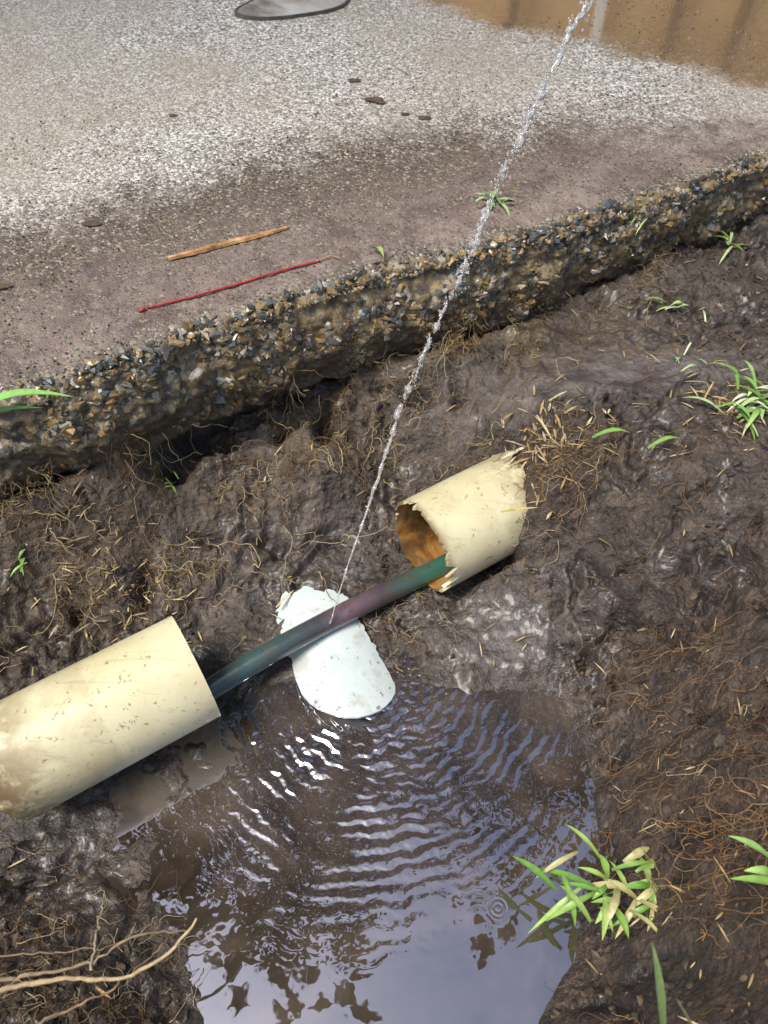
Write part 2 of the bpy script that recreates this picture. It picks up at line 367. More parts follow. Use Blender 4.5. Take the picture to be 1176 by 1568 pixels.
CZ=CZ+(kind==2)*sm(-.10,-.125,prof[:,1:2])*fbm(S,T*0,30,4,31)*.014
yb=np.interp(CX,[-.461,-.355,-.284,-.220,-.147,-.061,.047,.194,.289,.539],[.843,.894,.948,.973,1.015,1.051,1.088,1.097,1.117,1.097])  # near boundary of the painted glare zone
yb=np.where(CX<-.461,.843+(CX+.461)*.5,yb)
yf=np.interp(CX,[-.6,-.1,.072,.187,.288,.424,.570,1.5],[3.5,1.85,1.555,1.426,1.374,1.312,1.198,.9])
dryg=sm(.06,-.06,CY-yf)
tm=(kind==0)*dryg; CZ=CZ+tm*(fbm(CX,CY,5,3,19)*.0025*sm(4,2,prof[:,0:1])+fbm(CX,CY,60,3,23)*.0009*sm(1.5,.6,prof[:,0:1]))
bb,ss=worley(CX,CY,150); CZ=CZ+tm*(.5-bb)*.0016*sm(.9,.3,prof[:,0:1])
m_,k_=CX.shape; idx=np.arange(m_*k_).reshape(m_,k_)
F=np.stack([idx[:-1,:-1],idx[1:,:-1],idx[1:,1:],idx[:-1,1:]],-1).reshape(-1,4)
mi=np.repeat((prof[:-1,2]>=1).astype(int),k_-1)
distA=np.repeat(prof[:,0:1],k_,1)
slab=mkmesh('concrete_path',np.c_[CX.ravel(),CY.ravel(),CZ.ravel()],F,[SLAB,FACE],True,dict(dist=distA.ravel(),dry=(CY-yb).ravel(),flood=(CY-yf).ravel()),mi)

# ------------------------------------------------------------------ scattered stones / crumbs (merged)
def ico():
    import bmesh
    bm=bmesh.new(); bmesh.ops.create_icosphere(bm,subdivisions=1,radius=1)
    v=np.array([q.co[:] for q in bm.verts]); f=np.array([[a.index for a in q.verts] for q in bm.faces]); bm.free(); return v,f
IV,IF=ico()
def stones(name,items,mat,smooth=False,jit=.24):
    V=[];Fs=[];C=[];o=0
    for (p,r,c) in items:
        R=np.array(Matrix.Rotation(random.random()*6.28,3,Vector((random.gauss(0,1),random.gauss(0,1),random.gauss(0,1))).normalized()))
        v=IV*(1+rng.normal(0,jit,(len(IV),1)))*np.array([r*random.uniform(.9,1.5),r*random.uniform(.6,1),r*random.uniform(.4,.8)])
        V.append(v@R.T+np.array(p)); Fs.append(IF+o); C.append(np.repeat([c],len(IV),0)); o+=len(IV)
    return mkmesh(name,np.vstack(V),np.vstack(Fs),[mat],smooth,dict(col=np.vstack(C)))
cols=[(.24,.155,.06),(.36,.24,.095),(.42,.31,.16),(.08,.09,.088),(.10,.125,.13),(.06,.06,.055),(.19,.19,.17),(.45,.39,.29),(.15,.10,.05),(.28,.20,.105),(.31,.22,.10)]
items=[]
for i in range(9500):
    X0=random.uniform(-.5,.62); zz=-random.random()**1.3*.118
    far=sm(.1,.5,X0)
    if vnoise(np.array(X0*22),np.array(zz*30),91)<.38+.12*(zz<-.07): continue
    c=random.choice(cols)
    if zz>-.03 and random.random()<.3: c=random.choice(cols[3:7])
    if zz<-.06 and random.random()<.6: c=random.choice([cols[0],cols[8],cols[9],cols[1]])
    if random.random()<.015: c=(.6,.57,.5)
    k=random.uniform(.6,1.25)*(1-.2*float(far)); c=tuple(q*k for q in c)
    r=random.choice([.0016,.0022,.003,.004,.0056,.0070])*random.uniform(.8,1.2)
    o=float(outf(X0,zz,zz))-r*.5
    if zz>-.004: o-=.006
    items.append(((X0-NRM[0]*o,float(edge_y(X0))-NRM[1]*o,zz),r,c))
for i in range(1300):
    X0=random.uniform(-.5,.62); d0=random.expovariate(1/.016)
    c=random.choice(cols) ; k=random.uniform(.6,1.2); c=tuple(q*k for q in c)
    r=random.uniform(.0010,.0028)
    items.append(((X0+NRM[0]*d0,float(edge_y(X0))+NRM[1]*d0,-.0025-(.006 if d0<.01 else 0)),r,c))
stones('exposed_aggregate_gravel',items,STONE)
items=[]
for i in range(3800):
    X0=random.uniform(-.7,.75); d0=random.uniform(.02,.55)
    c=random.choice([(.05,.045,.04),(.2,.15,.09),(.38,.32,.22),(.08,.07,.06),(.28,.19,.09)])
    items.append(((X0+NRM[0]*d0,float(edge_y(X0))+NRM[1]*d0,.0004),random.uniform(.0006,.0017),c))
stones('loose_grit',items,STONE)
items=[]
for i in range(16000):
    a=random.uniform(-.45,.55); b=random.uniform(0,.95)
    zz=hz(a,b)
    if zz<-.244 or b>edge_y(a)+.02: continue
    if vnoise(np.array(a*16),np.array(b*16),5)<.47 or clayf(np.array(a),np.array(b))>.4: continue
    r=random.choice([.0008,.0012,.0018,.0026,.0042])*random.uniform(.7,1.3)
    k=random.uniform(.5,1.4)
    c=(.055*k,.041*k,.031*k) if random.random()<.85 else (.15*k,.105*k,.065*k)
    items.append(((a,b,zz),r,c))
stones('soil_crumbs',items,CLOD)

# ------------------------------------------------------------------ water
wx=np.linspace(-.36,.34,8);wy=np.linspace(-.12,.60,8)
WX,WY=np.meshgrid(wx,wy);idx=np.arange(64).reshape(8,8)
F=np.stack([idx[:-1,:-1],idx[:-1,1:],idx[1:,1:],idx[1:,:-1]],-1).reshape(-1,4)
mkmesh('puddle_water',np.c_[WX.ravel(),WY.ravel(),np.full(64,-.25)],F,[WATER])

# ------------------------------------------------------------------ pipes
def sleeve(name,a,b,R=.055,th=.0035,zc=-.18,e0=None,e1=None,grime=None,nl=60,na=240):
    a=Vector((*a,zc));b=Vector((*b,zc)); L=(b-a).length; d=(b-a)/L
    side=Vector((-d.y,d.x,0)); up=Vector((0,0,1))
    V=[];G=[]
    for r in(R,R-th):
        for i in range(nl+1):
            for k in range(na):
                th_=k/na*2*math.pi
                s0=e0(th_)-(0.0012*(r<R)) if e0 else 0; s1=L+(e1(th_) if e1 else 0)
                t=i/nl; s=s0+(s1-s0)*t
                w=1+.004*math.sin(2*th_+.6)
                p=a+d*s+side*(math.cos(th_)*r*w)+up*(math.sin(th_)*r*w)
                V.append(p[:]); G.append(grime(s/L,th_) if grime else 0)
    Fc=[];mi=[];o=(nl+1)*na
    for i in range(nl):
        for k in range(na):
            k2=(k+1)%na
            Fc.append((i*na+k,i*na+k2,(i+1)*na+k2,(i+1)*na+k));mi.append(0)
            Fc.append((o+i*na+k,o+(i+1)*na+k,o+(i+1)*na+k2,o+i*na+k2));mi.append(1)
    for i,fl in((0,0),(nl,1)):
        for k in range(na):
            k2=(k+1)%na; q=(i*na+k,o+i*na+k,o+i*na+k2,i*na+k2)
            Fc.append(q if not fl else q[::-1]);mi.append(0)
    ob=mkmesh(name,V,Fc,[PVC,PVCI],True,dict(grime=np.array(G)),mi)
    es=ob.modifiers.new('es','EDGE_SPLIT'); es.split_angle=math.radians(50)
    return ob
def jag(seed,amp,fr=5):
    def f(t):
        return mn.noise(Vector((math.cos(t)*fr*.5,math.sin(t)*fr*.5,seed)))*amp+mn.noise(Vector((math.cos(t)*fr*3,math.sin(t)*fr*3,seed+9)))*amp*.5
    return f
jl=jag(3.3,.010,4)
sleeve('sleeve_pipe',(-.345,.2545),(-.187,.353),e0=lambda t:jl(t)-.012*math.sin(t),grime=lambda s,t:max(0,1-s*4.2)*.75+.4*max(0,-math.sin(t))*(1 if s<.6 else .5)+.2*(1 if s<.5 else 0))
jr=jag(7.1,.0036,5)
def tooth(a,c,w,hh): return hh*max(0,1-abs(a-c)/w)
def e0r(t):
    a=(math.degrees(t))%360
    v=jr(t)+.002*math.sin(t)
    v+=tooth(a,62,7,.011)+tooth(a,70,4,-.005)+tooth(a,80,3,.004)+tooth(a,50,3,.004)       # nick in the top far lip
    v+=tooth(a,162,7,.012)+tooth(a,170,4,-.004)+tooth(a,178,6,.013)+tooth(a,186,4,-.007)+tooth(a,195,7,.011)+tooth(a,205,5,-.004)+tooth(a,215,5,.006)  # torn near lower lip
    v+=tooth(a,140,3,.003)+tooth(a,125,4,-.002)+tooth(a,0,8,.004)+tooth(a,338,5,-.003)
    return v
def e1r(t):
    a=(math.degrees(t)-90+180)%360-180
    return -.03+.045*math.exp(-((a-25)/35)**2)+jr(t*1.0)*4
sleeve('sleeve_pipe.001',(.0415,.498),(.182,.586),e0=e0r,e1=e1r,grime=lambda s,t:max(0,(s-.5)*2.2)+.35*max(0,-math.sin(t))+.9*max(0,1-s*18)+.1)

def tube(path,rad,nseg=20,cap=True):
    V=[];Fc=[]
    for i,p in enumerate(path):
        p=Vector(p); q=Vector(path[min(i+1,len(path)-1)])-Vector(path[max(i-1,0)]); q.normalize()
        s=q.cross(Vector((0,0,1)));  s=s.normalized() if s.length>1e-4 else Vector((1,0,0)); u=s.cross(q)
        r=rad[i] if hasattr(rad,'__len__') else rad
        for k in range(nseg):
            a=k/nseg*2*math.pi; V.append((p+s*math.cos(a)*r+u*math.sin(a)*r)[:])
    for i in range(len(path)-1):
        for k in range(nseg):
            k2=(k+1)%nseg; Fc.append((i*nseg+k,i*nseg+k2,(i+1)*nseg+k2,(i+1)*nseg+k))
    if cap:
        Fc.append(tuple(range(nseg))[::-1]); Fc.append(tuple((len(path)-1)*nseg+k for k in range(nseg)))
    return V,Fc
m=M('dark_poly_pipe'); n1=m.noise(11,4,.5); n2=m.noise(60,5,.65)
sx=m.n('ShaderNodeSeparateXYZ'); m.l(m.tc,sx.inputs[0])
c=m.ramp(m.math('ADD',m.math('MULTIPLY_ADD',sx.outputs[0],3.2,.72),m.math('MULTIPLY',n1,.15)),[(.12,(.07,.13,.13)),(.35,(.045,.10,.095)),(.55,(.055,.055,.07)),(.68,(.17,.11,.135)),(.8,(.07,.052,.06)),(.95,(.04,.13,.095))])
c=m.mix(m.mr(n2,.50,.68,0,.75),c,(.07,.053,.04))
m.set(col=c,rough=m.mr(n2,.35,.65,.14,.45),coat=.7,coatr=.10,normal=m.bump(n2,.3,.002)); POLY=m.m
tp=[]
for i in range(80):
    s=-.20+i/79*.62; p=PA+PD*s; off=.010-.004*math.sin(s*9)
    tp.append((p[0]+PD[1]*off+.001,p[1]-PD[0]*off,-.2195+.005*math.sin((s+.02)*14)))
V,Fc=tube(tp,.0118,28); mkmesh('water_pipe',V,Fc,[POLY])

sh=pts("-119,457 -112,472 -104,462 -96,470 -88,476 -80,468 -72,466 -62,472 -52,464 -46,468 -36,452 -28,436 -20,424 -8,404 -6,396 6,378 14,360 6,342 -8,328 -33,320 -60,328 -84,345 -97,374 -100,392 -108,398 -126,408 -118,420 -112,428 -124,440")
def chaik(P,k=2):
    for _ in range(k): P=np.vstack([np.vstack([.75*P[i]+.25*P[(i+1)%len(P)],.25*P[i]+.75*P[(i+1)%len(P)]]) for i in range(len(P))])
    return P
out=chaik(sh,1); out=np.vstack([np.vstack([out[i]*(1-t)+out[(i+1)%len(out)]*t for t in(0,.33,.66)]) for i in range(len(out))]); out=out+np.c_[fbm(out[:,0],out[:,1],150,3,2),fbm(out[:,0],out[:,1],150,3,6)]*.004*sm(.36,.42,out[:,1:2])
cen=np.array([-.055,.40]); V=[];Fc=[];nr=12;no=len(out)
ax=np.array([.30,-.95]); pr=np.array([.95,.30])
def shz(p):
    t=(p-cen)@ax; q=(p-cen)@pr
    return -.2405-.085*t+.019*(1-(q/.055)**2)-.006
for lay in(0,1):
    for r in range(nr+1):
        for o in out:
            p=cen+(o-cen)*(1-r/nr*.999); V.append((p[0],p[1],shz(p)-lay*.0032))
L=(nr+1)*no
for r in range(nr):
    for k in range(no):
        k2=(k+1)%no; a=(r*no+k,r*no+k2,(r+1)*no+k2,(r+1)*no+k); Fc.append(a); Fc.append(tuple(L+q for q in a)[::-1])
for k in range(no):
    k2=(k+1)%no; Fc.append((k,L+k,L+k2,k2))
m=M('white_pvc'); n1=m.noise(22,5,.6); n2=m.noise(110,4,.7)
c=m.ramp(n1,[(.3,(.50,.60,.59)),(.6,(.66,.74,.73))]); c=m.mix(m.mr(n2,.60,.68,0,.8),c,(.16,.12,.09)); c=m.mix(m.mr(n1,.53,.66,0,.55),c,(.33,.32,.28))
m.set(col=c,rough=.25,coat=.4,coatr=.08,normal=m.bump(n1,.25,.003)); shard=mkmesh('broken_pipe_shard',V,Fc,[m.m]); es=shard.modifiers.new('es','EDGE_SPLIT'); es.split_angle=math.radians(50)

# ------------------------------------------------------------------ water jet
jp=np.array([(-.058,.415,-.205),(-.056,.418,-.2),(-.040,.459,-.165),(-.016,.508,-.12),(.008,.565,-.07),(.033,.605,-.02),(.052,.636,.01),(.074,.662,.05),(.097,.693,.10),(.118,.718,.135),(.131,.736,.165),(.164,.793,.20),(.194,.837,.24),(.235,.90,.275)])
seg=np.r_[0,np.cumsum(np.linalg.norm(np.diff(jp,axis=0),axis=1))]; Lj=seg[-1]
def jpos(s): return np.array([np.interp(s,seg,jp[:,i]) for i in range(3)])
def jsm(s): return sum(jpos(min(max(s+o,0),Lj)) for o in(-.03,-.015,0,.015,.03))/5 if s>.03 else jpos(s)
m=M('spray_water'); m.set(col=(1,1,1),rough=.05,trans=.80,ior=1.33,spec=.9,coat=.6,coatr=.02); JET=m.m
V=[];Fc=[]
def add(v,f):
    o=len(V); V.extend(v); Fc.extend([tuple(q+o for q in t) for t in f])
s=0.;path=[];rad=[]
while s<Lj*.30:     # continuous but wobbling thread
    f_=s/Lj; base=.0009+.0075*f_
    w=.75+.6*mn.noise(Vector((s*95,3,1)))+.45*mn.noise(Vector((s*260,7,2)))
    p=jsm(s)+np.array([mn.noise(Vector((s*70,k,0))) for k in(0,5,9)])*.003*f_*2
    path.append(tuple(p)); rad.append(max(base*w,.0005)); s+=.001
add(*tube(path,rad,10))
while s<Lj:         # pulses that break into separate slugs of water
    f_=s/Lj; ln=random.uniform(.010,.026)*(.8+.7*f_); r0=random.uniform(.0019,.0038)*(.65+.85*f_)
    off=rng.normal(0,.0008+.0012*f_,3)
    pth=[];rr=[];sd_=random.random()*50
    for k in range(25):
        t=k/24; p=jsm(min(s+ln*t,Lj))+off+np.array([mn.noise(Vector((s*50+t*4,k_,0))) for k_ in(0,5,9)])*.0028
        pth.append(tuple(p)); rr.append(max(r0*math.sin(math.pi*min(max(t,.03),.97))**.6*(.85+.9*mn.noise(Vector((t*5,sd_,2)))),.0003))
    add(*tube(pth,rr,12))
    gap=random.random()
    s+=ln*(random.uniform(.6,.9) if gap<.55-.35*f_ else random.uniform(.95,1.25) if gap<.85 else random.uniform(1.3,1.9))
for i in range(520):
    s0=random.uniform(.25,1)**.8*Lj; p=jsm(s0)+rng.normal(0,.0052,3)*(s0/Lj); r=random.uniform(.0003,.0010)*(1+.9*s0/Lj)
    add([tuple(q) for q in (IV*np.array([r,r,r*1.5])+p)],[tuple(q) for q in IF])
mkmesh('water_jet',V,Fc,[JET])

# ------------------------------------------------------------------ fibres, roots, grass
def ribbons(name,items,mat):
    V=[];Fc=[];C=[]
    for P_,w,c in items:
        n_=len(P_); o=len(V)
        for i,p in enumerate(P_):
            p=Vector(p); d=(Vector(P_[min(i+1,n_-1)])-Vector(P_[max(i-1,0)])).normalized()
            sd=d.cross(Vector((0.1,.2,1))); sd=sd.normalized() if sd.length>1e-3 else Vector((1,0,0)); up=sd.cross(d)
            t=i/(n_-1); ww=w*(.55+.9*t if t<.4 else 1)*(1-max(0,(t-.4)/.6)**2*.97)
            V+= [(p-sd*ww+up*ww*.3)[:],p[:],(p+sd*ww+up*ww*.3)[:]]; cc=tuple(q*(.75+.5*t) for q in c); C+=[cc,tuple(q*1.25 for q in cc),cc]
        for i in range(n_-1):
            a=o+i*3; Fc+=[(a,a+1,a+4,a+3),(a+1,a+2,a+5,a+4)]
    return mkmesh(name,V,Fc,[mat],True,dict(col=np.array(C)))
def fibres(name,items,mat,seg_=5):
    V=[];Fc=[];C=[]
    for P_,r,c in items:
        n_=len(P_); rr=[r*(1-.6*i/(n_-1))*random.uniform(.85,1.15) for i in range(n_)]
        v,f=tube(P_,rr,seg_,False); o=len(V); V+=v; Fc+=[tuple(q+o for q in t) for t in f]; C+=[c]*len(v)
    return mkmesh(name,V,Fc,[mat],True,dict(col=np.array(C)))
def walk(p,d,n_,st,curl,grav=0.,cling=None):
    p=Vector(p); d=Vector(d).normalized(); L_=[p[:]]
    for i in range(n_):
        d=(d+Vector((random.gauss(0,curl),random.gauss(0,curl),random.gauss(0,curl)-grav))).normalized(); p=p+d*st
        if cling is not None:
            g=hz(p.x,p.y)
            if p.z<g+.001: p.z=g+.001
            if p.z>g+cling: p.z-= min((p.z-g-cling)*.6,st*.6)
        L_.append(p[:])
    return L_
tan=[(.32,.21,.095),(.42,.31,.15),(.24,.15,.06),(.52,.42,.24),(.17,.10,.045),(.11,.065,.03)]
org=[(.20,.095,.04),(.28,.145,.06),(.13,.06,.027),(.36,.21,.09),(.09,.045,.022)]
it=[]
i=0
while i<620:   # clumps of roots hanging out below the slab
    X0=random.uniform(-.45,.5)
    dens=float(vnoise(np.array(X0*19),np.array(1.),55))*(1.15 if X0<-.03 else .9)
    if random.random()>max(0,dens-.34)*3.2: continue
    i+=1
    off=random.uniform(-.03,.022); Y0=float(edge_y(X0))-.014-off; g0=hz(X0,Y0); zz=max(-random.uniform(.075,.125),g0)
    if g0<-.150 and random.random()<.75: continue
    it.append((walk((X0,Y0,zz),(random.gauss(0,1),-.5+random.gauss(0,.7),random.gauss(-.1,.4)),random.randint(4,18),.0042,.6,.10,.012),random.choice([.00022,.0003,.00045]),random.choice(tan)))
for i in range(2000):   # over the trench walls
    a=random.uniform(-.42,.5); b=random.uniform(.12,.85)
    if b>edge_y(a)-.01 or hz(a,b)<-.235: continue
    if vnoise(np.array(a*12),np.array(b*12),77)<.47: continue
    it.append((walk((a,b,hz(a,b)+.002),(random.gauss(0,1),random.gauss(0,1),.3),random.randint(4,18),.0042,.6,.05,.008),random.choice([.0002,.00028,.0004]),random.choice(tan+org)))
for cx0,cy0,nn in((-.24,.48,70),(-.20,.50,46),(-.3,.45,60),(-.12,.585,46),(-.03,.63,46),(.0,.66,30),(-.34,.46,60),(-.17,.60,30),(.03,.70,34),(.12,.655,28),(-.03,.46,20),(.01,.43,40),(.04,.45,30),(-.38,.50,50),(-.28,.53,40),(-.13,.47,20),(.09,.60,20),(-.08,.62,30),(.17,.76,24)):
    for i in range(nn):
        a=cx0+random.gauss(0,.02);b=cy0+random.gauss(0,.018)
        it.append((walk((a,b,hz(a,b)+.003),(random.gauss(0,1),random.gauss(0,1),.2),random.randint(4,14),.0045,.6,.1,.013),random.choice([.00022,.0004,.0006]),random.choice(tan)))
for a,b,dx,dy in((-.22,.63,-.06,-.03),(-.11,.66,-.07,-.02),(-.2,.53,-.02,-.06),(.17,.74,-.02,-.05),(.33,.78,-.03,.05),(.23,.70,.01,-.05),(-.02,.60,-.08,.01),(-.3,.5,-.06,-.02),(-.12,.55,.03,-.06),(-.36,.47,.02,-.05),(-.08,.50,.06,-.03),(-.15,.5,.05,-.05),(.02,.56,.03,-.06),(-.25,.6,.03,-.06),(.1,.76,-.04,-.05),(-.05,.55,.05,-.05)):
    it.append((walk((a,b,hz(a,b)+.004),(dx,dy,.1),20,.006,.25,.03,.016),.0007,random.choice(tan[:4])))
fibres('grass_roots',it,ROOTM)
it=[]
for i in range(1250):   # matted orange roots lower right
    a=random.gauss(.285,.06); b=random.gauss(.07,.075)
    if a<.17 or b>.3: continue
    if vnoise(np.array(a*22),np.array(b*22),15)<.38: continue
    it.append((walk((a,b,hz(a,b)+random.uniform(0,.010)),(random.gauss(0,1),random.gauss(0,1),.4),random.randint(5,18),.0045,.55,.03,.012),random.choice([.0002,.0003,.0005]),random.choice(org+tan[:1])))
for i in range(380):
    a=random.gauss(.27,.05); b=random.gauss(.28,.11)
    it.append((walk((a,b,hz(a,b)+.003),(random.gauss(0,1),random.gauss(0,1),.2),random.randint(5,16),.0045,.55,.05,.008),random.choice([.0002,.00032]),random.choice(org)))
for i in range(300):   # around the buried end of the sleeve
    a=random.gauss(.178,.03); b=random.gauss(.555,.035)
    it.append((walk((a,b,hz(a,b)+.004),(random.gauss(-.5,1),random.gauss(-.5,1),.1),random.randint(4,14),.0045,.5,.12,.02),random.choice([.00025,.0004]),random.choice(tan+org)))
fibres('fibrous_root_mat',it,ROOTM)
def spl(P_,n_=30,wob=.002):
    P_=np.array(P_); s_=np.r_[0,np.cumsum(np.linalg.norm(np.diff(P_,axis=0),axis=1))]; q=np.linspace(0,s_[-1],n_)
    R_=np.array([[np.interp(t,s_,P_[:,k]) for k in range(3)] for t in q])
    for _ in range(2): R_[1:-1]=(R_[:-2]+R_[1:-1]*2+R_[2:])/4
    return [tuple(r+rng.normal(0,wob,3)*.4) for r in R_]
r1=(.5,.38,.22)
it=[(spl([(-.36,.055,-.165),(-.289,.075,-.16),(-.246,.082,-.16),(-.194,.080,-.15),(-.160,.096,-.14),(-.142,.118,-.13)],40,.0012),.0026,r1),
 (spl([(-.30,.081,-.17),(-.235,.093,-.18),(-.199,.116,-.18),(-.162,.121,-.2)]),.0017,(.34,.25,.15)),
 (spl([(-.224,.088,-.16),(-.228,.12,-.17),(-.235,.149,-.19)]),.0012,(.4,.33,.22)),
 (spl([(-.25,.05,-.14),(-.20,.075,-.15),(-.17,.11,-.17)]),.0012,(.3,.2,.11)),
 (spl([(-.36,.10,-.17),(-.29,.10,-.175),(-.22,.105,-.18),(-.19,.13,-.2)]),.001,(.25,.17,.1))]
fibres('exposed_root',it,ROOTM,8)
it=[]
for i in range(260):
    a=random.gauss(-.26,.06); b=random.gauss(.09,.045)
    it.append((walk((a,b,hz(a,b)+.003),(random.gauss(0,1),random.gauss(0,1),.2),random.randint(4,14),.005,.5,.05,.010),random.choice([.00022,.00035]),random.choice(tan[2:])))
fibres('root_tangle',it,ROOTM)
it=[]
def straw(a,b,L_,c=None,w=None,z0=None,ang=None):
    ang=random.uniform(0,6.28) if ang is None else ang; el=random.uniform(-.05,.35); z1=(hz(a,b)+.003) if z0 is None else z0
    d=Vector((math.cos(ang)*math.cos(el),math.sin(ang)*math.cos(el),math.sin(el)))
    it.append(([(Vector((a,b,z1))+d*L_*t+Vector((0,0,-.1*L_*t*t)))[:] for t in(0,.3,.6,1)],w or random.uniform(.0008,.002),c or random.choice([(.42,.32,.16),(.55,.46,.27),(.32,.23,.11),(.4,.28,.13)])))
for i in range(110): straw(random.gauss(.17,.028),random.gauss(.575,.035),random.uniform(.008,.028))
for i in range(330):
    a=random.uniform(-.42,.5); b=random.uniform(.05,.95)
    if b>edge_y(a)-.01 or hz(a,b)<-.24: continue
    straw(a,b,random.uniform(.005,.020),w=random.uniform(.0004,.0013))
for i in range(110): straw(random.gauss(-.3,.05),random.gauss(.47,.05),random.uniform(.006,.02),w=.001)
for i in range(90): straw(random.gauss(.29,.06),random.gauss(.08,.07),random.uniform(.006,.022),w=.0009)
for i in range(60): straw(random.gauss(.38,.04),random.gauss(.60,.04),random.uniform(.01,.03),w=.0012)
straw(.165,.598,.035,(.6,.5,.27),.002,-.075,-1.2); straw(.122,.496,.04,(.5,.42,.14),.0022,-.115,.1); straw(.13,.573,.05,(.7,.64,.48),.0022,-.118,.6)
straw(-.12,.445,.03,(.6,.5,.33),.0018,-.222,.9)
ribbons('dead_grass_straw',it,BLADE)

gr=[(.14,.26,.05),(.18,.33,.07),(.26,.42,.12),(.38,.5,.2)]
def tuft(name,x0,y0,z0,n_,L_,w,spread=1.,aim=None,cs=gr):
    I=[]
    for i in range(n_):
        a=random.uniform(0,6.28) if aim is None else aim+random.gauss(0,.5)
        el=random.uniform(.2,1.0); d=Vector((math.cos(a)*math.cos(el),math.sin(a)*math.cos(el),math.sin(el)))
        l=L_*random.uniform(.6,1.2); b=Vector((x0+random.gauss(0,.004)*spread,y0+random.gauss(0,.004)*spread,z0))
        I.append(([(b+d*l*t+Vector((0,0,-.6*l*t*t)))[:] for t in np.linspace(0,1,7)],w*random.uniform(.7,1.2),random.choice(cs)))
    return ribbons(name,I,BLADE)
pale=[(.36,.5,.22),(.55,.62,.42),(.2,.38,.09)]
tuft('grass_tuft',.400,.60,-.052,44,.055,.0026,5,cs=pale+gr)
tuft('grass_tuft',.366,.815,hz(.366,.815)+.004,7,.035,.0026,1,cs=pale)
tuft('grass_tuft',.472,.935,-.085,8,.04,.0028,1,cs=gr)
tuft('grass_tuft',.139,.89,.003,9,.038,.0030,1.5,cs=pale)
tuft('grass_tuft',.235,.857,-.085,6,.03,.0018,1,cs=gr)
tuft('grass_tuft',.41,.83,hz(.41,.83)+.003,5,.03,.0014,2,cs=pale)
tuft('grass_tuft',.36,.715,hz(.36,.715)+.003,4,.03,.0014,3,cs=pale)
tuft('grass_tuft',-.387,.463,-.165,5,.035,.0018,1,cs=gr)
tuft('grass_tuft',-.248,.58,hz(-.248,.58)+.003,5,.02,.0012,1,cs=gr)
tuft('grass_tuft',.327,.895,-.02,3,.03,.0014,1,aim=-1.6,cs=gr)
I=[([(Vector((-.40,.485,-.005))+Vector((.115,.035,.03))*t+Vector((0,0,.03*math.sin(t*3.1))))[:] for t in np.linspace(0,1,9)],.0065,(.24,.5,.12)),
   ([(Vector((-.40,.478,-.005))+Vector((.085,.038,.02))*t+Vector((0,0,.02*math.sin(t*3.1))))[:] for t in np.linspace(0,1,9)],.005,(.3,.55,.16))]
ribbons('grass_blade',I,BLADE)
I=[]
for (a,b,z0,dx,dy,w,c) in((.215,.552,-.062,.04,.006,.0035,(.2,.38,.08)),(.265,.528,-.052,.035,.012,.003,(.2,.36,.08)),(-.012,.79,.003,.012,-.02,.0035,(.34,.46,.14)),(-.1,.86,.002,-.012,.004,.001,(.2,.35,.08)),(.175,.90,.002,-.025,.008,.0012,(.2,.35,.08))):
    I.append(([(a+dx*t,b+dy*t,z0+.008*math.sin(t*3)) for t in np.linspace(0,1,7)],w,c))
ribbons('fallen_leaves',I,BLADE)
I=[]
ctr=Vector((.198,.150,-.185))
for k in range(38):
    a=random.choice([random.uniform(1.6,3.8),random.uniform(-2.6,.6)]); el=random.uniform(.2,.9); l=random.uniform(.025,.056)
    d=Vector((math.cos(a)*math.cos(el),math.sin(a)*math.cos(el),math.sin(el))); b=ctr+Vector((random.gauss(0,.020),random.gauss(0,.010),0))
    I.append(([(b+d*l*t+Vector((0,0,-.7*l*t*t)))[:] for t in np.linspace(0,1,8)],.0030*random.uniform(.7,1.25),random.choice([(.14,.3,.05),(.20,.36,.07),(.28,.42,.11),(.40,.38,.17)])))
ribbons('leafy_weed',I,BLADE)
I=[([(Vector((.172,.030,-.06))+Vector((-.028,.044,.11))*t)[:] for t in np.linspace(0,1,8)],.0075,(.42,.60,.20)),
   ([(Vector((.20,.035,-.07))+Vector((-.03,.02,.06))*t)[:] for t in np.linspace(0,1,8)],.002,(.35,.38,.14))]
ribbons('grass_blade',I,BLADE)
tuft('grass_tuft',.275,.125,-.045,5,.045,.0036,2,aim=3.3,cs=gr)
tuft('grass_tuft',-.362,.197,-.17,5,.03,.003,1,cs=gr)

# ------------------------------------------------------------------ stick + red wire
WOOD=simple('splintered_wood',[(.3,(.16,.075,.03)),(.5,(.44,.24,.09)),(.7,(.6,.4,.2))],60,.6)
def splinter(name,a,b,w,mat):
    a=Vector(a);b=Vector(b);d=(b-a).normalized();s_=d.cross(Vector((0,0,1)));V=[];Fc=[];n_=24
    for i in range(n_+1):
        t=i/n_; p=a.lerp(b,t); ww=w*(.35+.65*min(1,t*4,(1-t)*5))*random.uniform(.8,1.2); hh=w*.5
        for q,u in((-1,0),(-.7,1),(.6,1),(1,.1)): V.append((p+s_*q*ww*.5+Vector((0,0,u*hh*random.uniform(.7,1.1)+.0006)))[:])
    for i in range(n_):
        for k in range(4): k2=(k+1)%4; Fc.append((i*4+k,i*4+k2,(i+1)*4+k2,(i+1)*4+k))
    Fc.append((3,2,1,0)); Fc.append(tuple(n_*4+k for k in range(4)))
    return mkmesh(name,V,Fc,[mat],False)
e=empty('wood_splinter',(-.18,.8,.002))
def par(o,e): o.parent=e; o.matrix_parent_inverse=Matrix.Translation(e.location).inverted()
par(splinter('main_sliver',(-.246,.770,.001),(-.116,.833,.001),.007,WOOD),e); par(splinter('side_sliver',(-.25,.773,.001),(-.16,.8165,.001),.004,WOOD),e); par(splinter('end_sliver',(-.15,.812,.002),(-.113,.836,.001),.004,WOOD),e)
RED=simple('red_insulation',[(.3,(.30,.02,.02)),(.7,(.5,.06,.05))],80,.4)
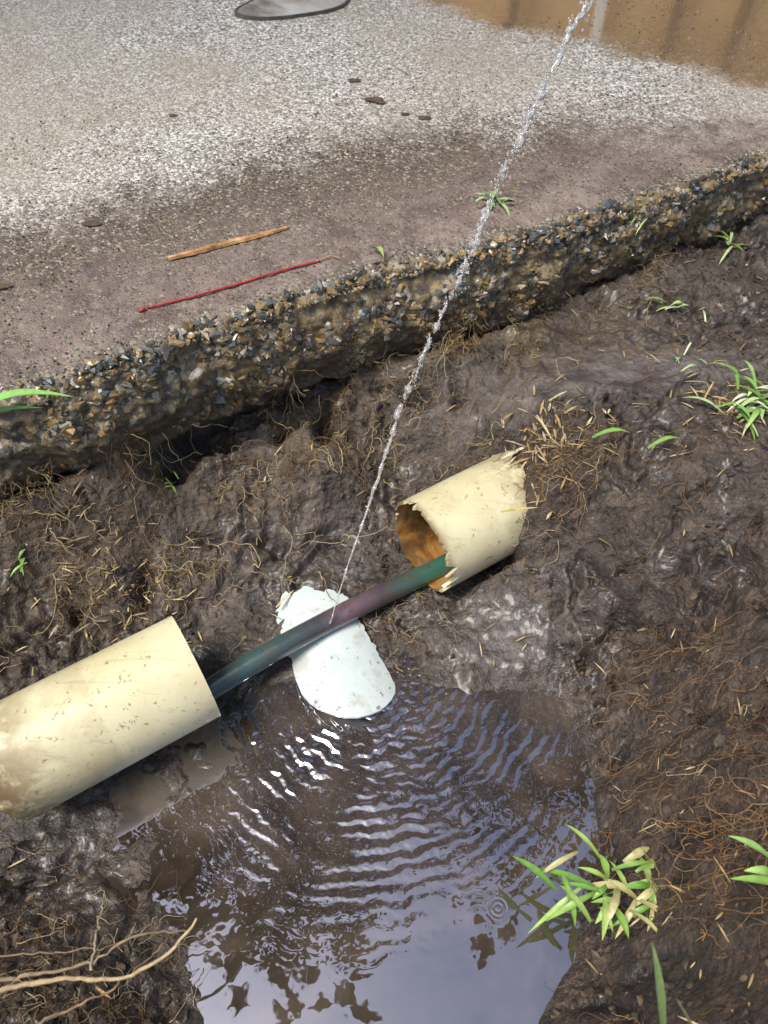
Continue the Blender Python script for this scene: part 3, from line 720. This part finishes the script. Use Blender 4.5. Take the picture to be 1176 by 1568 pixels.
V,Fc=tube(spl([(-.254,.682,.002),(-.21,.70,.0025),(-.164,.723,.002),(-.115,.748,.003),(-.073,.768,.002)],30,.0006),.0013,8)
e=empty('red_wire',(-.16,.72,.002)); par(mkmesh('insulation',V,Fc,[RED]),e)
V,Fc=tube(spl([(-.08,.764,.002),(-.06,.776,.004),(-.05,.770,.003)],10,.001),.0007,6); par(mkmesh('frayed_end',V,Fc,[WOOD]),e)
V,Fc=tube([(-.255,.681,.002),(-.262,.677,.002)],.0018,8); par(mkmesh('cut_end',V,Fc,[RED]),e)
DK=simple('rotten_leaf',[(.3,(.06,.04,.025)),(.7,(.14,.10,.065))],60,.5)
for k,(a,b,r) in enumerate([(-.352,.843,.010),(-.017,1.167,.012),(-.005,1.16,.007),(.057,1.113,.008),(-.047,1.231,.009),(-.30,1.12,.005),(.03,1.125,.006),(-.42,.72,.009)]):
    n_=22;V=[(a,b,.0032)];Fc=[];ph=random.random()*6
    for i in range(n_):
        t=i/n_*6.283; rr=r*(.55+.45*abs(math.cos(t*.5+ph)))*(1+.25*mn.noise(Vector((math.cos(t)*2,math.sin(t)*2,k)))); V.append((a+math.cos(t)*rr*1.4,b+math.sin(t)*rr*.7,.0022+random.uniform(0,.0008)))
    for i in range(n_): Fc.append((0,1+i,1+(i+1)%n_))
    mkmesh('dead_leaf',V,Fc,[DK])
m=M('mottled_plate'); n1=m.noise(9,5,.6,1); c=m.ramp(n1,[(.35,(.16,.12,.08)),(.5,(.34,.33,.3)),(.65,(.5,.5,.5))]); m.set(col=c,rough=.25,spec=.6,normal=m.bump(n1,.3,.003))  # thin mottled grey-brown plate with a darker rim
RIM=simple('plate_rim',[(.3,(.05,.045,.04)),(.7,(.13,.115,.10))],50,.5)
cv=pts("-265,1485 -239,1540 -185,1586 -81,1618 -55,1570 -71,1510 -153,1473 -215,1462"); oc=chaik(cv,2); ce=oc.mean(0)
def disc(P_,z,sc): return [(ce[0]+(p[0]-ce[0])*sc,ce[1]+(p[1]-ce[1])*sc,z) for p in P_]
k=len(oc); e=empty('rimmed_plate',(ce[0],ce[1],0))
V=disc(oc,.0035,.95)+disc(oc,.004,.94)+disc(oc,-.01,.95); Fc=[tuple(range(k,2*k))]+[(i,(i+1)%k,k+(i+1)%k,k+i) for i in range(k)]+[(2*k+i,2*k+(i+1)%k,(i+1)%k,i) for i in range(k)]
par(mkmesh('plate',V,Fc,[m.m],False),e)
V=disc(oc,.0045,1.0)+disc(oc,.0045,.955)+disc(oc,-.01,1.01); Fc=[(i,(i+1)%k,k+(i+1)%k,k+i) for i in range(k)]+[(2*k+i,2*k+(i+1)%k,(i+1)%k,i) for i in range(k)]
par(mkmesh('rim',V,Fc,[RIM],False),e)

# ------------------------------------------------------------------ surroundings: house, fence, and an added tree that blocks sky reflection
def box(name,x0,x1,y0,y1,z0,z1,mat,e=None):
    V=[(x0,y0,z0),(x1,y0,z0),(x1,y1,z0),(x0,y1,z0),(x0,y0,z1),(x1,y0,z1),(x1,y1,z1),(x0,y1,z1)]
    o=mkmesh(name,V,[(0,3,2,1),(4,5,6,7),(0,1,5,4),(1,2,6,5),(2,3,7,6),(3,0,4,7)],[mat],False)
    if e: par(o,e)
    return o
m=M('orange_brick'); bt=m.n('ShaderNodeTexBrick'); bt.inputs['Scale'].default_value=4.; bt.inputs['Color1'].default_value=(.58,.32,.13,1); bt.inputs['Color2'].default_value=(.66,.42,.18,1); bt.inputs['Mortar'].default_value=(.55,.46,.34,1)
mp=m.n('ShaderNodeMapping'); mp.inputs['Rotation'].default_value=(math.radians(90),0,0); m.l(m.tc,mp.inputs[0]); m.l(mp.outputs[0],bt.inputs['Vector']); m.set(col=bt.outputs[0],rough=.8); BR=m.m
TRIM=simple('brown_timber',[(.3,(.10,.06,.035)),(.7,(.17,.1,.06))],6,.6); ROOF=simple('roof_tiles',[(.3,(.09,.05,.04)),(.7,(.16,.09,.07))],12,.7)
m=M('window_glass'); m.set(col=(.05,.07,.09),rough=.05,spec=.8); GL=m.m
WHITE=simple('white_trim',[(.3,(.6,.6,.58)),(.7,(.75,.75,.72))],6,.5)
e=empty('brick_house',(2,9.5,0)); H=3.5
box('wall_left',-1.2,1.6,9.2,9.45,0,H,BR,e); box('wall_sill',1.6,3.2,9.2,9.45,0,.9,BR,e); box('wall_head',1.6,3.2,9.2,9.45,2.1,H,BR,e)
box('wall_mid',3.2,4.2,9.2,9.45,0,H,BR,e); box('door_head',4.2,5.1,9.2,9.45,2.1,H,BR,e); box('wall_right',5.1,8.,9.2,9.45,0,H,BR,e)
box('side_wall_1',-1.2,-.95,9.46,15,0,H,BR,e); box('side_wall_2',7.75,8,9.46,15,0,H,BR,e); box('back_wall',-1.2,8,15.01,15.2,0,H,BR,e)
box('window',1.65,3.15,9.3,9.33,.95,2.05,GL,e); box('mullion',2.37,2.43,9.26,9.29,.95,2.05,WHITE,e); box('window_sill',1.55,3.25,9.12,9.195,.84,.9,WHITE,e)
box('door',4.22,5.08,9.3,9.34,.02,2.08,TRIM,e); box('gutter',-1.5,8.3,8.96,9.06,H+.02,H+.14,TRIM,e)
for i,q in enumerate((-.9,.35,1.3,2.2,3.0,3.7,4.9,6.2)): box('verandah_post_%d'%(i+1),q,q+.09,9.0,9.09,0,H,TRIM if i%3 else WHITE,e)
V=[(-1.5,9.0,H+.01),(8.3,9.0,H+.01),(8.3,15.5,H+.01),(-1.5,15.5,H+.01),(1.5,12.2,H+.8),(5.3,12.2,H+.8)]
par(mkmesh('hip_roof',V,[(0,1,5,4),(1,2,5),(2,3,4,5),(3,0,4),(3,2,1,0)],[ROOF],False),e)
e=empty('wooden_fence',(-5,10,0))
for i in range(52):
    q=-9.2+i*.15; box('paling_%d'%(i+1),q,q+.135,10,10.02,.02,1.75+random.uniform(-.01,.01),TRIM,e)
box('rail_1',-9.2,-1.4,10.025,10.07,.5,.58,TRIM,e); box('rail_2',-9.2,-1.4,10.025,10.07,1.3,1.38,TRIM,e)
e=empty('reflection_blocker_tree',(-3.6,4.6,0))  # unseen tree, added to darken the sky reflection in the puddle
BARK=simple('bark',[(.3,(.05,.035,.025)),(.7,(.13,.10,.075))],14,.9,bump=.8,bd=.02)
V=[];Fc=[]
top_=Vector((-2.9,4.2,3.2))
add(*tube(spl([(-3.6,4.6,-.1),(-3.5,4.5,1.2),(-3.2,4.35,2.3),tuple(top_)],20,.02),[.24-.006*i for i in range(20)],12))
clumps=[]
for a in np.arange(-1.05,1.1,.15):
    lim=(.24 if a>-.05 else .17)+max(0,a+.02)*.52  # canopy edge shaped by where the puddle should mirror open sky
    ky=lim+random.uniform(0,.06)
    while ky<1.05:
        z_=random.uniform(3.6,4.8); clumps.append(Vector(((a+random.gauss(0,.04))*(z_+.25),ky*(z_+.25)+.25,z_))); ky+=random.uniform(.12,.18)
for i,c_ in enumerate(clumps):
    if i%3==0:
        md=top_.lerp(c_,.5)+Vector((0,0,.25)); add(*tube(spl([tuple(top_),tuple(md),tuple(c_)],12,.02),[.08-.006*k for k in range(12)],7))
par(mkmesh('trunk_and_limbs',V,Fc,[BARK]),e)
V=[];Fc=[];C=[]
for c_ in clumps:
    k=random.uniform(.6,1.2)
    for i in range(150):
        p=c_+Vector((random.gauss(0,.29),random.gauss(0,.29),random.gauss(0,.2))); a=Vector((random.gauss(0,1),random.gauss(0,1),random.gauss(0,.4))).normalized(); b=a.cross(Vector((random.gauss(0,.4),random.gauss(0,.4),1))).normalized()
        l=random.uniform(.07,.12); o=len(V); V+=[(p-a*l)[:],(p+b*l*.5)[:],(p+a*l)[:],(p-b*l*.5)[:]]; Fc.append((o,o+1,o+2,o+3)); C+=[(.075*k,.075*k,.04*k)]*4
par(mkmesh('foliage',V,Fc,[BLADE],False,dict(col=np.array(C))),e)

# ------------------------------------------------------------------ light, sky, camera
az=math.radians(-118); el=math.radians(66)
sd=Vector((math.sin(az)*math.cos(el),math.cos(az)*math.cos(el),math.sin(el)))
L_=bpy.data.lights.new('sun','SUN'); L_.energy=4.0; L_.angle=math.radians(22); L_.color=(1,.94,.85)
so=bpy.data.objects.new('sun',L_); so.rotation_euler=(-sd).to_track_quat('-Z','Y').to_euler(); so.location=(-3,-3,6); COL.objects.link(so)
w=bpy.data.worlds.new('World'); scene.world=w; w.use_nodes=True; nt=w.node_tree; bg=nt.nodes['Background']
sk=nt.nodes.new('ShaderNodeTexSky'); sk.sky_type='NISHITA'; sk.sun_disc=False; sk.sun_elevation=el; sk.sun_rotation=az; sk.dust_density=3.; sk.air_density=1.; sk.ozone_density=.8
nt.links.new(sk.outputs[0],bg.inputs[0]); bg.inputs[1].default_value=.15
cam=bpy.data.cameras.new('camera'); co=bpy.data.objects.new('camera',cam); COL.objects.link(co); co.location=(0,0,.52); co.rotation_euler=(math.radians(38),0,0)
cam.sensor_fit='VERTICAL'; cam.sensor_height=36; cam.lens=27.18; cam.clip_start=.01; cam.clip_end=500
cam.dof.use_dof=True; cam.dof.focus_distance=.82; cam.dof.aperture_fstop=10
scene.camera=co
scene.view_settings.view_transform='Standard'; scene.view_settings.look='None'; scene.view_settings.exposure=0
